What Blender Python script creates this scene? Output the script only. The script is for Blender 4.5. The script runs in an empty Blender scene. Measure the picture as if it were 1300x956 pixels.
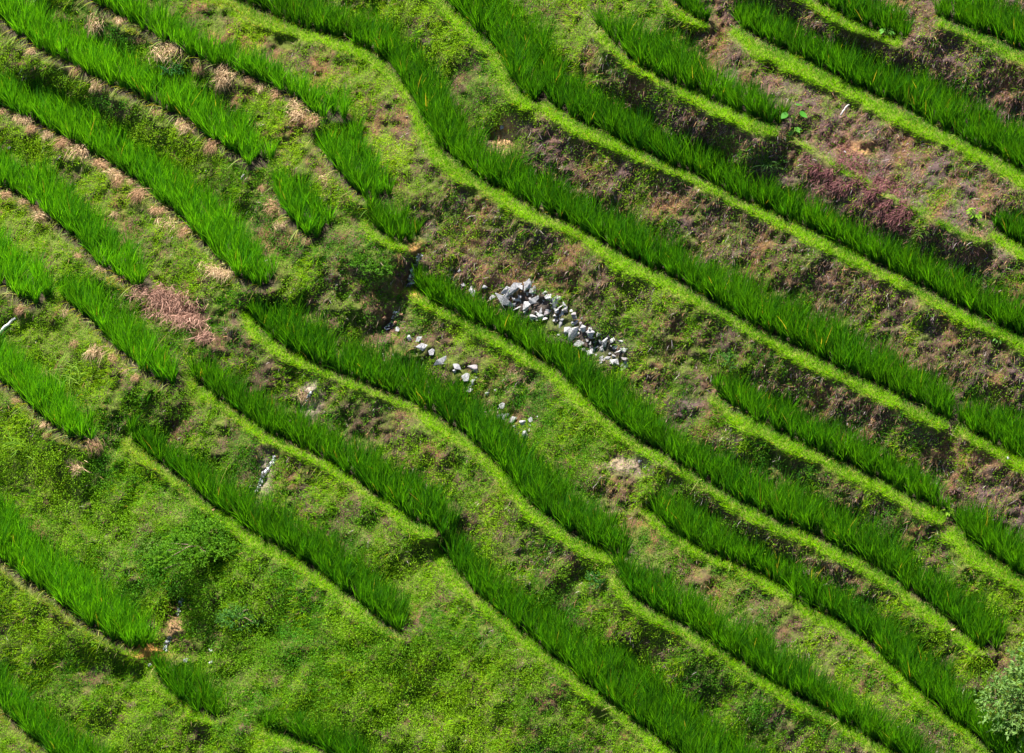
import bpy, bmesh, math, random
import numpy as np
from mathutils import Vector, Matrix

rng = np.random.default_rng(7)
random.seed(7)
scene = bpy.context.scene
COL = scene.collection

# ------------------------------------------------------------------ camera model (also the survey the hillside is drawn up from)
PITCH = math.radians(38.0)
SC = 0.0115                      # metres per survey unit at the middle of the slope
DIST = 90.0
FPX = DIST / SC
CAM = np.array([0.0, -DIST * math.cos(PITCH), DIST * math.sin(PITCH)])
FWD = np.array([0.0, math.cos(PITCH), -math.sin(PITCH)])
UPV = np.array([0.0, math.sin(PITCH), math.cos(PITCH)])
RGT = np.array([1.0, 0.0, 0.0])

def at_z(u, v, z):
    """survey point (u, v) on the horizontal level z -> world point"""
    u = np.asarray(u, float); v = np.asarray(v, float); z = np.asarray(z, float)
    d = FWD + ((u - 650) / FPX)[..., None] * RGT - ((v - 478) / FPX)[..., None] * UPV
    t = (z - CAM[2]) / d[..., 2]
    return CAM + d * t[..., None]

# ------------------------------------------------------------------ noise
_tab = rng.random((256, 256))
def vn(x, y, seed=0):
    x = np.asarray(x, float) + seed * 17.31; y = np.asarray(y, float) + seed * 9.77
    xi = np.floor(x).astype(int); yi = np.floor(y).astype(int)
    fx = x - xi; fy = y - yi
    fx = fx * fx * (3 - 2 * fx); fy = fy * fy * (3 - 2 * fy)
    a = _tab[xi & 255, yi & 255]; b = _tab[(xi + 1) & 255, yi & 255]
    c = _tab[xi & 255, (yi + 1) & 255]; d = _tab[(xi + 1) & 255, (yi + 1) & 255]
    return (a * (1 - fx) + b * fx) * (1 - fy) + (c * (1 - fx) + d * fx) * fy
def fbm(x, y, s, octv=4, seed=0):
    r = 0; amp = 1; tot = 0
    for o in range(octv):
        r = r + amp * vn(x / s, y / s, seed + o * 3.7); tot += amp; amp *= 0.55; s *= 0.5
    return r / tot
def sstep(a, b, x):
    t = np.clip((x - a) / (b - a), 0, 1); return t * t * (3 - 2 * t)

# ------------------------------------------------------------------ terraces: front line of the rice, back line of its tips
T = {}
def band(key, label, F, B, ext='', wb=18, rice=True, h=1.0, shift=32, bright=0.0):
    T[key] = dict(label=label, F=np.array(F, float), B=np.array(B, float), ext=ext, wb=wb, rice=rice, h=h, shift=shift, bright=bright)

band('A', 'rice strip in the top right corner, ending beside a bright grassy notch',
     [(1193,20),(1215,32),(1242,41),(1270,52),(1300,66)], [(1193,-2),(1215,-12),(1242,-14),(1270,-8),(1300,8)], 'R', h=.95)
band('B', 'short rice strip cut by the top edge, left of the top right corner strip',
     [(1020,-8),(1040,4),(1063,18),(1100,36),(1130,46),(1148,50)], [(1050,-40),(1075,-22),(1100,-8),(1130,3),(1150,12),(1156,30)], 'L', h=.9)
band('C', 'long straight rice strip across the upper right, above the bare orange soil',
     [(934,30),(941,37),(989,61),(1022,78),(1050,90),(1097,115),(1141,135),(1181,156),(1232,183),(1283,208),(1300,217)],
     [(940,-6),(955,0),(995,17),(1030,32),(1050,41),(1097,64),(1148,85),(1198,105),(1242,129),(1280,146),(1300,154)], 'R', wb=22)
band('D', 'rice strip in the upper right that ends beside two broad taro leaves',
     [(763,34),(789,64),(812,85),(836,97),(870,112),(911,131),(958,152),(990,160)],
     [(768,14),(790,20),(812,30),(836,37),(870,54),(904,83),(951,105),(995,125)], '', wb=18)
band('DL', '', [(1000,168),(1040,190),(1080,216),(1130,244),(1180,272),(1225,294),(1255,306)],
     [(1006,140),(1050,160),(1092,186),(1140,214),(1190,242),(1232,262),(1262,276)], '', wb=10, rice=False)
band('D0', 'tiny rice tuft strip cut by the top edge, above the taro strip',
     [(838,-14),(855,2),(872,18),(886,26),(898,27)], [(850,-40),(870,-24),(890,-12),(902,2),(905,18)], 'L', wb=14, h=.9)
band('E', 'steep rice strip at the top centre, running down into the dark notch',
     [(569,0),(579,14),(599,32),(619,53),(638,68),(647,88),(653,106),(663,123),(680,128)],
     [(640,-12),(667,14),(687,30),(700,46),(707,54),(716,66),(720,80),(716,94),(708,104)], 'L', wb=24)
band('E2', 'long straight rice strip from the dark notch down to the right edge',
     [(692,120),(711,142),(734,154),(768,168),(809,190),(846,207),(870,215),(894,227),(928,247),(972,266),(1006,282),(1036,296),(1080,317),(1117,337),(1151,354),(1181,371),(1215,388),(1249,405),(1300,429)],
     [(700,92),(718,86),(755,105),(802,130),(836,150),(870,168),(894,184),(928,203),(978,228),(1019,244),(1053,260),(1097,283),(1125,298),(1154,312),(1185,331),(1219,349),(1249,364),(1300,393)], 'R', wb=20)
band('F', 'longest rice strip, curving from the top left over the centre to the right edge',
     [(305,0),(338,17),(379,34),(430,48),(464,61),(491,76),(511,100),(528,130),(545,160),(565,193),(592,214),(619,231),(647,247),(680,265),(721,283),(762,306),(795,326),(829,341),(860,356),(894,378),(928,398),(962,415),(995,432),(1029,449),(1070,469),(1104,486),(1141,502),(1175,520),(1205,535)],
     [(390,-14),(430,5),(464,14),(491,24),(511,37),(532,58),(552,81),(569,108),(579,129),(589,152),(613,173),(647,190),(687,213),(728,234),(768,254),(802,274),(836,291),(860,304),(894,327),(945,348),(995,375),(1029,388),(1070,412),(1104,432),(1151,456),(1181,476),(1222,494)], 'L', wb=22)
band('F2', 'short rice strip at the right edge, continuing the longest strip after a small step',
     [(1222,538),(1240,552),(1259,563),(1280,573),(1300,584)], [(1228,498),(1253,505),(1270,511),(1285,517),(1300,524)], 'R', wb=20)
band('G', 'pale green rice strip at the top left above a bank of many straw clumps',
     [(115,0),(142,17),(176,34),(203,51),(237,68),(267,82),(305,93),(338,107),(365,120),(393,137),(411,150)],
     [(193,0),(220,20),(250,41),(288,61),(321,74),(355,88),(399,102),(425,113),(444,128),(448,136),(450,140)], 'L', wb=12, bright=.35)
band('G2', 'short rice strip falling steeply to a tiny dark strip, left of the yellow bank',
     [(404,172),(405,184),(418,202),(433,221),(444,236),(459,252),(474,256)],
     [(452,151),(458,166),(463,181),(476,198),(489,213),(498,221),(496,238)], '', wb=12, bright=.25)
band('H', 'tiny dark green rice strip above the rivulet, left of centre',
     [(469,268),(474,286),(486,298),(501,307),(520,310)], [(478,262),(484,251),(501,257),(519,264),(535,272)], '', wb=16, shift=30, h=.9)
band('I', 'bright rice strip from the top left corner, ending above a short steep strip',
     [(-10,16),(14,36),(34,52),(68,72),(102,89),(135,106),(169,119),(203,136),(237,153),(271,177),(300,198),(318,210)],
     [(10,-10),(41,10),(74,27),(118,44),(156,68),(190,85),(230,98),(271,125),(305,146),(330,162),(346,178),(350,192)], 'L', wb=12, bright=.4)
band('I2', 'short bright rice strip just below the end of the top left corner strip',
     [(349,240),(358,260),(369,278),(384,297),(402,304)], [(372,222),(386,231),(398,240),(412,255),(425,272)], '', wb=12, bright=.35)
band('J', 'bright rice strip at the upper left that ends next to a big straw clump',
     [(0,135),(34,152),(68,167),(102,187),(135,205),(169,226),(200,252),(230,276),(271,321),(294,343),(311,358),(332,364)],
     [(0,85),(34,98),(85,125),(135,149),(176,179),(217,203),(257,230),(291,261),(308,289),(325,310),(350,334),(356,352)], 'L', wb=13, bright=.4)
band('K', 'bright rice strip at the left that ends above the pink straw heap',
     [(0,236),(34,252),(68,280),(102,308),(125,335),(152,352),(178,369)],
     [(0,193),(41,210),(81,230),(112,261),(142,288),(169,310),(200,345)], 'L', wb=13, bright=.4)
band('L', 'short bright rice strip at the left edge, above a white pole',
     [(0,360),(20,376),(44,388)], [(0,297),(30,318),(68,358)], 'L', wb=13, bright=.45)
band('L2', 'bright rice strip at the left, just below the pink straw heap',
     [(80,380),(102,397),(135,424),(162,453),(190,477),(218,491)],
     [(84,352),(120,356),(149,383),(176,408),(203,432),(231,468)], '', wb=13, bright=.35)
band('M', 'bright rice strip at the left edge below the white pole',
     [(0,482),(34,509),(61,536),(88,556),(114,562)], [(0,432),(34,456),(64,480),(98,507),(133,543)], 'L', wb=13, bright=.4)
band('N', 'long winding rice strip in the centre, below the line of scattered white stones',
     [(319,392),(322,406),(338,425),(372,446),(406,464),(430,473),(471,490),(498,501),(532,514),(565,534),(599,558),(619,576),(640,596),(660,623),(680,645),(707,664),(734,682),(761,699),(790,707)],
     [(322,366),(352,364),(379,388),(406,408),(430,424),(455,434),(481,440),(518,450),(548,466),(582,483),(613,507),(640,534),(667,561),(694,584),(711,600),(734,624),(761,644),(788,654),(815,680)], '', wb=20)
band('N2', 'rice strip at the lower centre that starts where the winding strip stops',
     [(788,728),(790,741),(812,764),(836,780),(862,790),(894,810),(928,830),(962,854),(990,872),(1050,905),(1120,945)],
     [(790,706),(805,705),(836,722),(866,735),(894,757),(928,780),(962,797),(995,824),(1036,851),(1090,888),(1170,940)], 'R', wb=18)
band('O', 'rice strip in front of the big white stone pile, reaching the lower right shrub',
     [(529,360),(534,373),(559,388),(592,405),(625,420),(660,441),(680,453),(701,466),(728,488),(751,512),(779,536),(802,553),(836,573),(874,596),(907,617),(934,634),(968,651),(995,665),(1036,680),(1070,698),(1104,716),(1137,738),(1165,757),(1192,777),(1219,801),(1248,826)],
     [(530,344),(548,350),(570,358),(606,371),(640,395),(667,408),(701,423),(734,442),(768,466),(802,493),(836,520),(860,541),(894,561),(928,582),(960,596),(995,610),(1036,622),(1070,641),(1104,661),(1131,678),(1165,705),(1198,729),(1232,751),(1265,775),(1283,797)], '', wb=20)
band('P', 'dark rice strip at the right, starting at a bright yellow grassy corner',
     [(912,498),(918,509),(945,526),(975,541),(1009,558),(1050,578),(1083,593),(1117,609),(1151,628),(1185,645),(1203,650)],
     [(915,484),(930,480),(955,484),(980,494),(1009,510),(1043,530),(1070,545),(1104,561),(1137,579),(1165,596),(1203,612)], '', wb=24, h=.95)
band('P2', 'short dark rice strip at the right edge below the dark purple bank',
     [(1216,666),(1222,676),(1242,694),(1268,713),(1300,733)], [(1213,624),(1230,632),(1245,642),(1268,665),(1300,680)], 'R', wb=28)
band('Q', 'small rice clump strip at the right edge next to a yellow green weed',
     [(1264,288),(1272,299),(1285,307),(1300,316)], [(1268,271),(1280,268),(1290,267),(1300,270)], 'R', wb=24, h=.9)
band('R', 'rice strip left of centre that begins below the dry straw heap bank',
     [(249,478),(253,491),(278,505),(305,525),(332,545),(359,559),(406,579),(435,597),(464,618),(498,640),(525,660),(556,675)],
     [(252,458),(265,460),(288,473),(321,490),(355,507),(389,524),(423,538),(464,561),(498,581),(532,599),(562,622),(576,652)], '', wb=18)
band('R2', 'rice strip at the bottom centre, stepping down from a strip above it',
     [(562,684),(566,697),(582,726),(606,754),(633,777),(660,799),(687,821),(714,842),(741,865),(790,905),(850,950)],
     [(566,670),(585,674),(613,698),(640,725),(674,749),(707,774),(734,793),(768,811),(802,828),(860,868),(930,925)], 'R', wb=20)
band('S', 'rice strip at the lower right between two parallel long strips',
     [(826,640),(830,652),(846,669),(870,686),(900,702),(930,714),(961,727),(995,747),(1029,770),(1063,787),(1097,811),(1124,837),(1151,864),(1200,905),(1255,950)],
     [(828,622),(850,619),(872,630),(890,644),(921,664),(961,681),(1002,706),(1036,725),(1070,742),(1110,769),(1151,796),(1185,830),(1210,862),(1255,900),(1310,950)], 'R', wb=18)
band('T', 'rice strip at the lower left, running down above the weedy hollow',
     [(166,552),(171,563),(203,588),(237,612),(264,638),(294,659),(325,680),(359,697),(389,717),(425,741),(464,771),(491,797),(510,804)],
     [(170,537),(185,538),(208,549),(237,571),(257,587),(298,614),(338,631),(372,651),(406,671),(440,692),(468,712),(500,740),(528,778)], '', wb=17)
band('U', 'wide bright rice strip at the bottom left corner, ending at an orange puddle',
     [(0,707),(20,727),(51,748),(85,771),(118,798),(146,815),(182,826)],
     [(0,627),(34,663),(81,703),(118,725),(152,749),(183,773),(201,806)], 'L', wb=15, bright=.3)
band('V', 'small rice clump strip at the bottom left beside two white stones',
     [(198,848),(204,862),(225,886),(255,908),(275,912)], [(203,834),(220,833),(245,841),(268,862),(292,896)], '', wb=14, h=.95)
band('W', 'rice strip at the very bottom left corner',
     [(-10,888),(15,912),(50,945)], [(-10,838),(20,856),(100,925)], 'LR', wb=15, bright=.2)
band('Y', 'rice strip at the bottom edge left of centre below the wild grass',
     [(340,926),(400,948),(470,990)], [(345,906),(410,912),(500,960)], 'R', wb=15)

def resample(P, n):
    s = np.r_[0, np.cumsum(np.linalg.norm(np.diff(P, axis=0), axis=1))]
    t = np.linspace(0, s[-1], n)
    return np.c_[np.interp(t, s, P[:, 0]), np.interp(t, s, P[:, 1])]
def smooth(P, k=2):
    Q = P.copy()
    for _ in range(k):
        Q[1:-1] = .25 * Q[:-2] + .5 * Q[1:-1] + .25 * Q[2:]
    return Q
def inpoly(poly, X, Y):
    inside = np.zeros(X.shape, bool)
    x0, y0 = poly[-1]
    for x1, y1 in poly:
        if y0 != y1:
            c = ((Y < y0) != (Y < y1)) & (X < (x1 - x0) * (Y - y0) / (y1 - y0) + x0)
            inside ^= c
        x0, y0 = x1, y1
    return inside

for key, b in T.items():
    F, B = b['F'], b['B']
    if 'L' in b['ext']:
        d = F[2] - F[0]; d = d / np.linalg.norm(d); e = B[2] - B[0]; e = e / np.linalg.norm(e); d = (d + e) / 2
        F = np.vstack([F[0] - d * 420, F]); B = np.vstack([B[0] - d * 420, B])
    if 'R' in b['ext']:
        d = F[-1] - F[-3]; d = d / np.linalg.norm(d); e = B[-1] - B[-3]; e = e / np.linalg.norm(e); d = (d + e) / 2
        F = np.vstack([F, F[-1] + d * 420]); B = np.vstack([B, B[-1] + d * 420])
    n = max(12, int(np.linalg.norm(np.diff(F, axis=0), axis=1).sum() / 7))
    F = smooth(resample(F, n), 3); B = smooth(resample(B, n), 3)
    tg = np.gradient(F, axis=0); tg = smooth(tg, 6); tg /= np.linalg.norm(tg, axis=1)[:, None]
    nb = np.c_[tg[:, 1], -tg[:, 0]]                     # towards the back (up the slope)
    R = B + np.array([0, (b['shift'] - 8 - 6 * min(1, b['bright'] * 2.6)) * b['h']])
    d = ((R - F) * nb).sum(1)
    dmin = 11.0
    R = R + np.maximum(dmin - d, 0)[:, None] * nb
    R = smooth(R, 2)
    wv = b['wb'] * (0.26 + 0.95 * fbm(F[:, 0], F[:, 1], 55, 4, 5))
    L = F - nb * wv[:, None]
    # round the ends of the earth bank
    b.update(Fs=F, Bs=B, Rs=R, Ls=L, nb=nb, poly_rice=np.vstack([F, R[::-1]]), poly=np.vstack([L, R[::-1]]))

# ------------------------------------------------------------------ levels of the terraces
G0 = 4
US = np.arange(-400, 1701, G0); VS = np.arange(-360, 1321, G0)
UU, VV = np.meshgrid(US, VS)
idm = -np.ones(UU.shape, int)
keys = list(T)
for i, k in enumerate(keys):
    m = inpoly(T[k]['poly'], UU, VV) & (idm < 0)
    idm[m] = i
KR = 0.80 * SC
rows = []; rhs = []; wts = []
for j in range(0, UU.shape[1], 3):
    c = idm[:, j]; last = -1; vlast = 0
    for i in range(UU.shape[0] - 1, -1, -1):
        if c[i] >= 0:
            if last >= 0 and c[i] != last:
                gap = VS[vlast] - VS[i]
                if gap < 260:
                    rows.append((last, c[i])); rhs.append(max(gap, 6) * KR); wts.append(1 / (1 + gap / 80))
            last = c[i]; vlast = i
def eq(a, b_, dz, w=30):
    rows.append((keys.index(a), keys.index(b_))); rhs.append(dz); wts.append(w)
eq('E2', 'E', 0.02); eq('P2', 'P', 0.10); eq('F2', 'F', 0.10); eq('DL', 'D', .12); eq('Q', 'DL', .12)
A = np.zeros((len(rows) + 1, len(keys)))
bb = np.zeros(len(rows) + 1)
for r, ((i, j), d, w) in enumerate(zip(rows, rhs, wts)):
    A[r, i] = -w; A[r, j] = w; bb[r] = d * w
A[-1, :] = 0.01
ZL = np.linalg.lstsq(A, bb, rcond=None)[0]
for i, k in enumerate(keys): T[k]['z'] = ZL[i]
# mean plane in survey space
sel = idm >= 0
M = np.c_[np.ones(sel.sum()), UU[sel], VV[sel]]
inn = (UU[sel] > -100) & (UU[sel] < 1400) & (VV[sel] > -80) & (VV[sel] < 1000)
pc = np.linalg.lstsq(M[inn], ZL[idm[sel]][inn], rcond=None)[0]
plane = lambda u, v: pc[0] + pc[1] * u + pc[2] * v

# relax the banks between the terraces
Z = plane(UU, VV); Z[sel] = ZL[idm[sel]]
edge = np.zeros_like(sel); edge[0] = edge[-1] = True; edge[:, 0] = edge[:, -1] = True
Z[edge] = plane(UU[edge], VV[edge])
fix = sel | edge
def relax(Z, fix, it):
    V0 = Z.copy()
    for _ in range(it):
        Zn = Z.copy()
        Zn[1:-1, 1:-1] = .25 * (Z[:-2, 1:-1] + Z[2:, 1:-1] + Z[1:-1, :-2] + Z[1:-1, 2:])
        Z = np.where(fix, V0, Zn)
    return Z
for st, it in ((8, 400), (4, 300), (2, 200), (1, 120)):
    sub = relax(Z[::st, ::st], fix[::st, ::st], it)
    ny, nx = Z.shape
    yi = np.minimum(np.arange(ny) / st, sub.shape[0] - 1.001); xi = np.minimum(np.arange(nx) / st, sub.shape[1] - 1.001)
    y0 = yi.astype(int); x0 = xi.astype(int); fy = (yi - y0)[:, None]; fx = (xi - x0)[None]
    up = (sub[y0][:, x0] * (1 - fx) + sub[y0][:, x0 + 1] * fx) * (1 - fy) + (sub[y0 + 1][:, x0] * (1 - fx) + sub[y0 + 1][:, x0 + 1] * fx) * fy
    Z = np.where(fix, Z, up)
Zc = Z

def bil(Fd, u, v):
    x = np.clip((np.asarray(u, float) - US[0]) / G0, 0, len(US) - 1.001); y = np.clip((np.asarray(v, float) - VS[0]) / G0, 0, len(VS) - 1.001)
    xi = x.astype(int); yi = y.astype(int); fx = x - xi; fy = y - yi
    return (Fd[yi, xi] * (1 - fx) + Fd[yi, xi + 1] * fx) * (1 - fy) + (Fd[yi + 1, xi] * (1 - fx) + Fd[yi + 1, xi + 1] * fx) * fy

# zone masks: mud under the rice, earth bank (berm), slope
def blur(a, n):
    a = a.astype(float)
    for _ in range(n):
        p = np.pad(a, 1, mode='edge')
        a = (p[:-2, 1:-1] + p[2:, 1:-1] + p[1:-1, :-2] + p[1:-1, 2:] + 2 * p[1:-1, 1:-1]) / 6
    return a
mud = np.zeros(UU.shape, bool); berm = np.zeros(UU.shape, bool); outer = np.zeros(UU.shape, bool)
for k in keys:
    b = T[k]
    inn_ = 2 + 7 * min(1, b['bright'] * 2.6)
    if b['rice']: mud |= inpoly(np.vstack([b['Fs'] - b['nb'] * inn_, b['Rs'][::-1]]), UU, VV)
    pb_ = inpoly(np.vstack([b['Ls'] - b['nb'] * 2, (b['Fs'] - b['nb'] * inn_)[::-1]]), UU, VV)
    berm |= pb_
    outer |= inpoly(np.vstack([b['Ls'] - b['nb'] * 7, (b['Fs'] * .45 + b['Ls'] * .55)[::-1]]), UU, VV)
berm &= ~mud
MUD = blur(mud, 1); BERM = blur(berm, 2)
SLOPE = np.clip(1 - blur(mud | berm, 2), 0, 1)
Zs = blur(Zc, 2) + 0.05 * BERM - 0.03 * MUD

def ground(u, v, rough=True):
    z = bil(Zs, u, v)
    if rough:
        s = bil(SLOPE, u, v)
        uu = u + v * 0.45                                # runnels follow the fall of the bank
        lu = reg(u, v)[..., 4]
        z = z + s * lu * ((fbm(u, v, 60, 3, 14) - .5) * .55 + (fbm(u, v, 24, 2, 15) - .5) * .36)
        n = (fbm(u, v, 46, 3, 1) - .5) * .20 + (fbm(uu, v * .4, 13, 3, 2) - .5) * .10 + (vn(u / 9., v / 7., 8) - .5) * .05 + (vn(u / 5., v / 4., 9) - .5) * .04
        z = z + n * s + (fbm(u, v, 14, 3, 4) - .5) * .05 * (1 - .6 * bil(MUD, u, v))
        z = z - HOL(u, v)
    return z
def HOL(u, v):                                           # hollows worn by water
    r = 0
    for cu, cv, ru, rv, d in ((640,170,16,20,.22),(527,338,10,22,.12),(497,408,14,18,.15),(224,775,22,34,.28),(196,826,16,10,.10),(212,700,24,26,.2),
                              (1085,190,34,12,.10),(330,610,10,22,.10),(388,510,12,16,.08),(248,398,10,7,.22),(575,95,22,16,.18)):
        r = r + d * np.exp(-(((u - cu) / ru) ** 2 + ((v - cv) / rv) ** 2))
    return r
def P(u, v):
    return at_z(u, v, ground(np.asarray(u, float), np.asarray(v, float)))
def frame(u, v, e=3.0):
    p = P(u, v); a = P(u + e, v) - P(u - e, v); c = P(u, v - e) - P(u, v + e)
    n = np.cross(a, c); n /= np.linalg.norm(n, axis=-1)[..., None]
    return p, n

# region map of the banks: green cover, yellowness, dead purple stems, bare orange soil, lushness
CTRL = np.array([
 (60,60,.75,.45,.10,.10,.3),(200,60,.75,.25,.10,.10,.3),(180,160,.8,.55,.05,.05,.2),(60,170,.8,.75,.05,.15,.2),(60,330,.7,.85,.05,.3,.2),(150,280,.7,.8,.05,.35,.1),
 (320,60,.55,.8,.1,.5,.1),(420,110,.5,.85,.1,.45,.1),(500,200,.55,.85,.1,.4,.1),(480,20,.7,.6,.2,.1,.3),(600,110,.75,.45,.2,.1,.4),(600,30,.75,.55,.15,.1,.3),
 (550,300,.4,.35,.6,.3,.1),(700,200,.35,.3,.7,.3,.1),(800,250,.38,.35,.7,.25,.1),(760,40,.7,.7,.3,.2,.2),(860,120,.35,.3,.75,.3,.2),(950,220,.3,.3,.75,.3,.1),
 (1000,90,.25,.3,.8,.4,.1),(1150,190,.22,.3,.9,.2,.1),(1100,60,.3,.3,.7,.4,.1),(1220,70,.2,.25,.95,.3,.1),(1260,120,.2,.25,.9,.3,.1),(1000,330,.4,.35,.65,.3,.1),(1180,300,.3,.35,.8,.3,.1),
 (650,330,.35,.3,.65,.35,.1),(780,380,.55,.45,.4,.2,.2),(870,450,.5,.4,.5,.2,.2),(1000,460,.4,.35,.6,.4,.2),(1200,450,.42,.4,.6,.35,.1),(1120,520,.38,.35,.6,.4,.1),(1260,620,.25,.3,.85,.3,.1),
 (700,540,.8,.65,.1,.15,.2),(600,450,.6,.5,.3,.3,.2),(480,380,.55,.25,.4,.2,.4),(420,330,.75,.3,.25,.1,.5),(340,470,.5,.5,.3,.45,.1),(500,540,.55,.4,.3,.35,.2),(390,540,.55,.45,.25,.35,.1),
 (270,420,.55,.3,.2,.3,.3),(110,440,.75,.7,.05,.25,.2),(40,590,.85,.65,.05,.15,.4),(150,640,.85,.5,.05,.1,.7),(250,720,.9,.25,.05,.05,1),(330,790,.95,.5,.05,.05,.8),(450,860,.95,.6,.05,.05,.8),(560,820,.9,.7,.05,.15,.5),
 (50,800,.8,.6,.1,.25,.3),(140,860,.8,.5,.1,.2,.4),(420,640,.6,.45,.2,.3,.3),(560,740,.75,.55,.15,.3,.3),(650,690,.6,.4,.3,.35,.2),(740,760,.7,.4,.2,.25,.4),(880,720,.6,.45,.3,.35,.2),(1050,800,.65,.45,.3,.3,.3),(960,640,.5,.35,.5,.3,.2),
 (1100,660,.5,.35,.5,.25,.3),(1200,740,.6,.6,.3,.25,.3),(1000,580,.6,.5,.4,.2,.3),(1280,760,.7,.7,.2,.3,.3),(700,930,.8,.5,.15,.2,.4),(950,930,.7,.4,.2,.25,.3),(1250,900,.6,.5,.2,.3,.3)])
CTRL[:, 2] = np.where((CTRL[:, 2] < .5) & (CTRL[:, 0] < 1050), CTRL[:, 2] + .08 * (CTRL[:, 0] < 600) - .03 * (CTRL[:, 0] > 600), CTRL[:, 2] - .05 * (CTRL[:, 0] > 1000))
CTRL[:, 5] *= .8
def region(u, v):
    u = np.asarray(u, float).ravel(); v = np.asarray(v, float).ravel()
    out = np.zeros((len(u), 5)); ws = np.zeros(len(u))
    for c in CTRL:
        w = 1 / (((u - c[0]) ** 2 + (1.3 * (v - c[1])) ** 2) + 900) ** 1.6
        out += w[:, None] * c[2:]; ws += w
    return out / ws[:, None]
RGg = np.stack([region(UU[::4, ::4], VV[::4, ::4])[:, i].reshape(UU[::4, ::4].shape) for i in range(5)], -1)
def reg(u, v):
    x = np.clip((np.asarray(u, float) - US[0]) / (4 * G0), 0, RGg.shape[1] - 1.001); y = np.clip((np.asarray(v, float) - VS[0]) / (4 * G0), 0, RGg.shape[0] - 1.001)
    xi = x.astype(int); yi = y.astype(int); fx = (x - xi)[..., None]; fy = (y - yi)[..., None]
    return (RGg[yi, xi] * (1 - fx) + RGg[yi, xi + 1] * fx) * (1 - fy) + (RGg[yi + 1, xi] * (1 - fx) + RGg[yi + 1, xi + 1] * fx) * fy

# ------------------------------------------------------------------ materials
def newmat(name):
    m = bpy.data.materials.new(name); m.use_nodes = True
    nt = m.node_tree; nt.nodes.clear()
    return m, nt, nt.nodes, nt.links
def leaf_mat(name, trans=.4, rough=.5, spec=.35, tint=(1.5, 1.35, .5)):
    m, nt, N, Lk = newmat(name)
    at = N.new('ShaderNodeAttribute'); at.attribute_name = 'col'
    bs = N.new('ShaderNodeBsdfPrincipled'); bs.inputs['Roughness'].default_value = rough; bs.inputs['Specular IOR Level'].default_value = spec
    tr = N.new('ShaderNodeBsdfTranslucent')
    mul = N.new('ShaderNodeMix'); mul.data_type = 'RGBA'; mul.blend_type = 'MULTIPLY'; mul.inputs[0].default_value = 1
    mul.inputs[7].default_value = (*tint, 1); mul.clamp_result = False
    mx = N.new('ShaderNodeMixShader'); mx.inputs[0].default_value = trans
    out = N.new('ShaderNodeOutputMaterial')
    Lk.new(at.outputs['Color'], bs.inputs['Base Color']); Lk.new(at.outputs['Color'], mul.inputs[6]); Lk.new(mul.outputs[2], tr.inputs['Color'])
    Lk.new(bs.outputs[0], mx.inputs[1]); Lk.new(tr.outputs[0], mx.inputs[2]); Lk.new(mx.outputs[0], out.inputs[0])
    return m
def ramp(N, stops):
    r = N.new('ShaderNodeValToRGB')
    while len(r.color_ramp.elements) < len(stops): r.color_ramp.elements.new(.5)
    for e, (p, c) in zip(r.color_ramp.elements, stops): e.position = p; e.color = (*c, 1)
    return r
def soil_mat():
    m, nt, N, Lk = newmat('hillside_soil')
    at = N.new('ShaderNodeAttribute'); at.attribute_name = 'col'
    tc = N.new('ShaderNodeTexCoord')
    n1 = N.new('ShaderNodeTexNoise'); n1.inputs['Scale'].default_value = 14; n1.inputs['Detail'].default_value = 8; n1.inputs['Roughness'].default_value = .7
    r1 = ramp(N, [(.3, (.45, .43, .42)), (.5, (.95, .95, .95)), (.72, (1.7, 1.6, 1.5))])
    mul = N.new('ShaderNodeMix'); mul.data_type = 'RGBA'; mul.blend_type = 'MULTIPLY'; mul.inputs[0].default_value = 1
    bs = N.new('ShaderNodeBsdfPrincipled'); bs.inputs['Roughness'].default_value = .9; bs.inputs['Specular IOR Level'].default_value = .15
    bp = N.new('ShaderNodeBump'); bp.inputs['Strength'].default_value = .9; bp.inputs['Distance'].default_value = .04
    out = N.new('ShaderNodeOutputMaterial')
    Lk.new(tc.outputs['Object'], n1.inputs['Vector']); Lk.new(n1.outputs['Fac'], r1.inputs[0]); Lk.new(n1.outputs['Fac'], bp.inputs['Height'])
    Lk.new(at.outputs['Color'], mul.inputs[6]); Lk.new(r1.outputs[0], mul.inputs[7]); Lk.new(mul.outputs[2], bs.inputs['Base Color'])
    Lk.new(bp.outputs[0], bs.inputs['Normal']); Lk.new(bs.outputs[0], out.inputs[0])
    return m
def stone_mat(name, a, b, c, sc=9):
    m, nt, N, Lk = newmat(name)
    tc = N.new('ShaderNodeTexCoord'); oi = N.new('ShaderNodeObjectInfo')
    n1 = N.new('ShaderNodeTexNoise'); n1.noise_dimensions = '4D'; n1.inputs['Scale'].default_value = sc; n1.inputs['Detail'].default_value = 7; n1.inputs['Roughness'].default_value = .65
    ml = N.new('ShaderNodeMath'); ml.operation = 'MULTIPLY'; ml.inputs[1].default_value = 40
    r1 = ramp(N, [(.28, a), (.48, b), (.7, c)])
    bs = N.new('ShaderNodeBsdfPrincipled'); bs.inputs['Roughness'].default_value = .8; bs.inputs['Specular IOR Level'].default_value = .25
    bp = N.new('ShaderNodeBump'); bp.inputs['Strength'].default_value = .5; bp.inputs['Distance'].default_value = .02
    out = N.new('ShaderNodeOutputMaterial')
    Lk.new(oi.outputs['Random'], ml.inputs[0]); Lk.new(ml.outputs[0], n1.inputs['W']); Lk.new(tc.outputs['Object'], n1.inputs['Vector'])
    Lk.new(n1.outputs['Fac'], r1.inputs[0]); Lk.new(r1.outputs[0], bs.inputs['Base Color']); Lk.new(n1.outputs['Fac'], bp.inputs['Height'])
    Lk.new(bp.outputs[0], bs.inputs['Normal']); Lk.new(bs.outputs[0], out.inputs[0])
    return m
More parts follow.
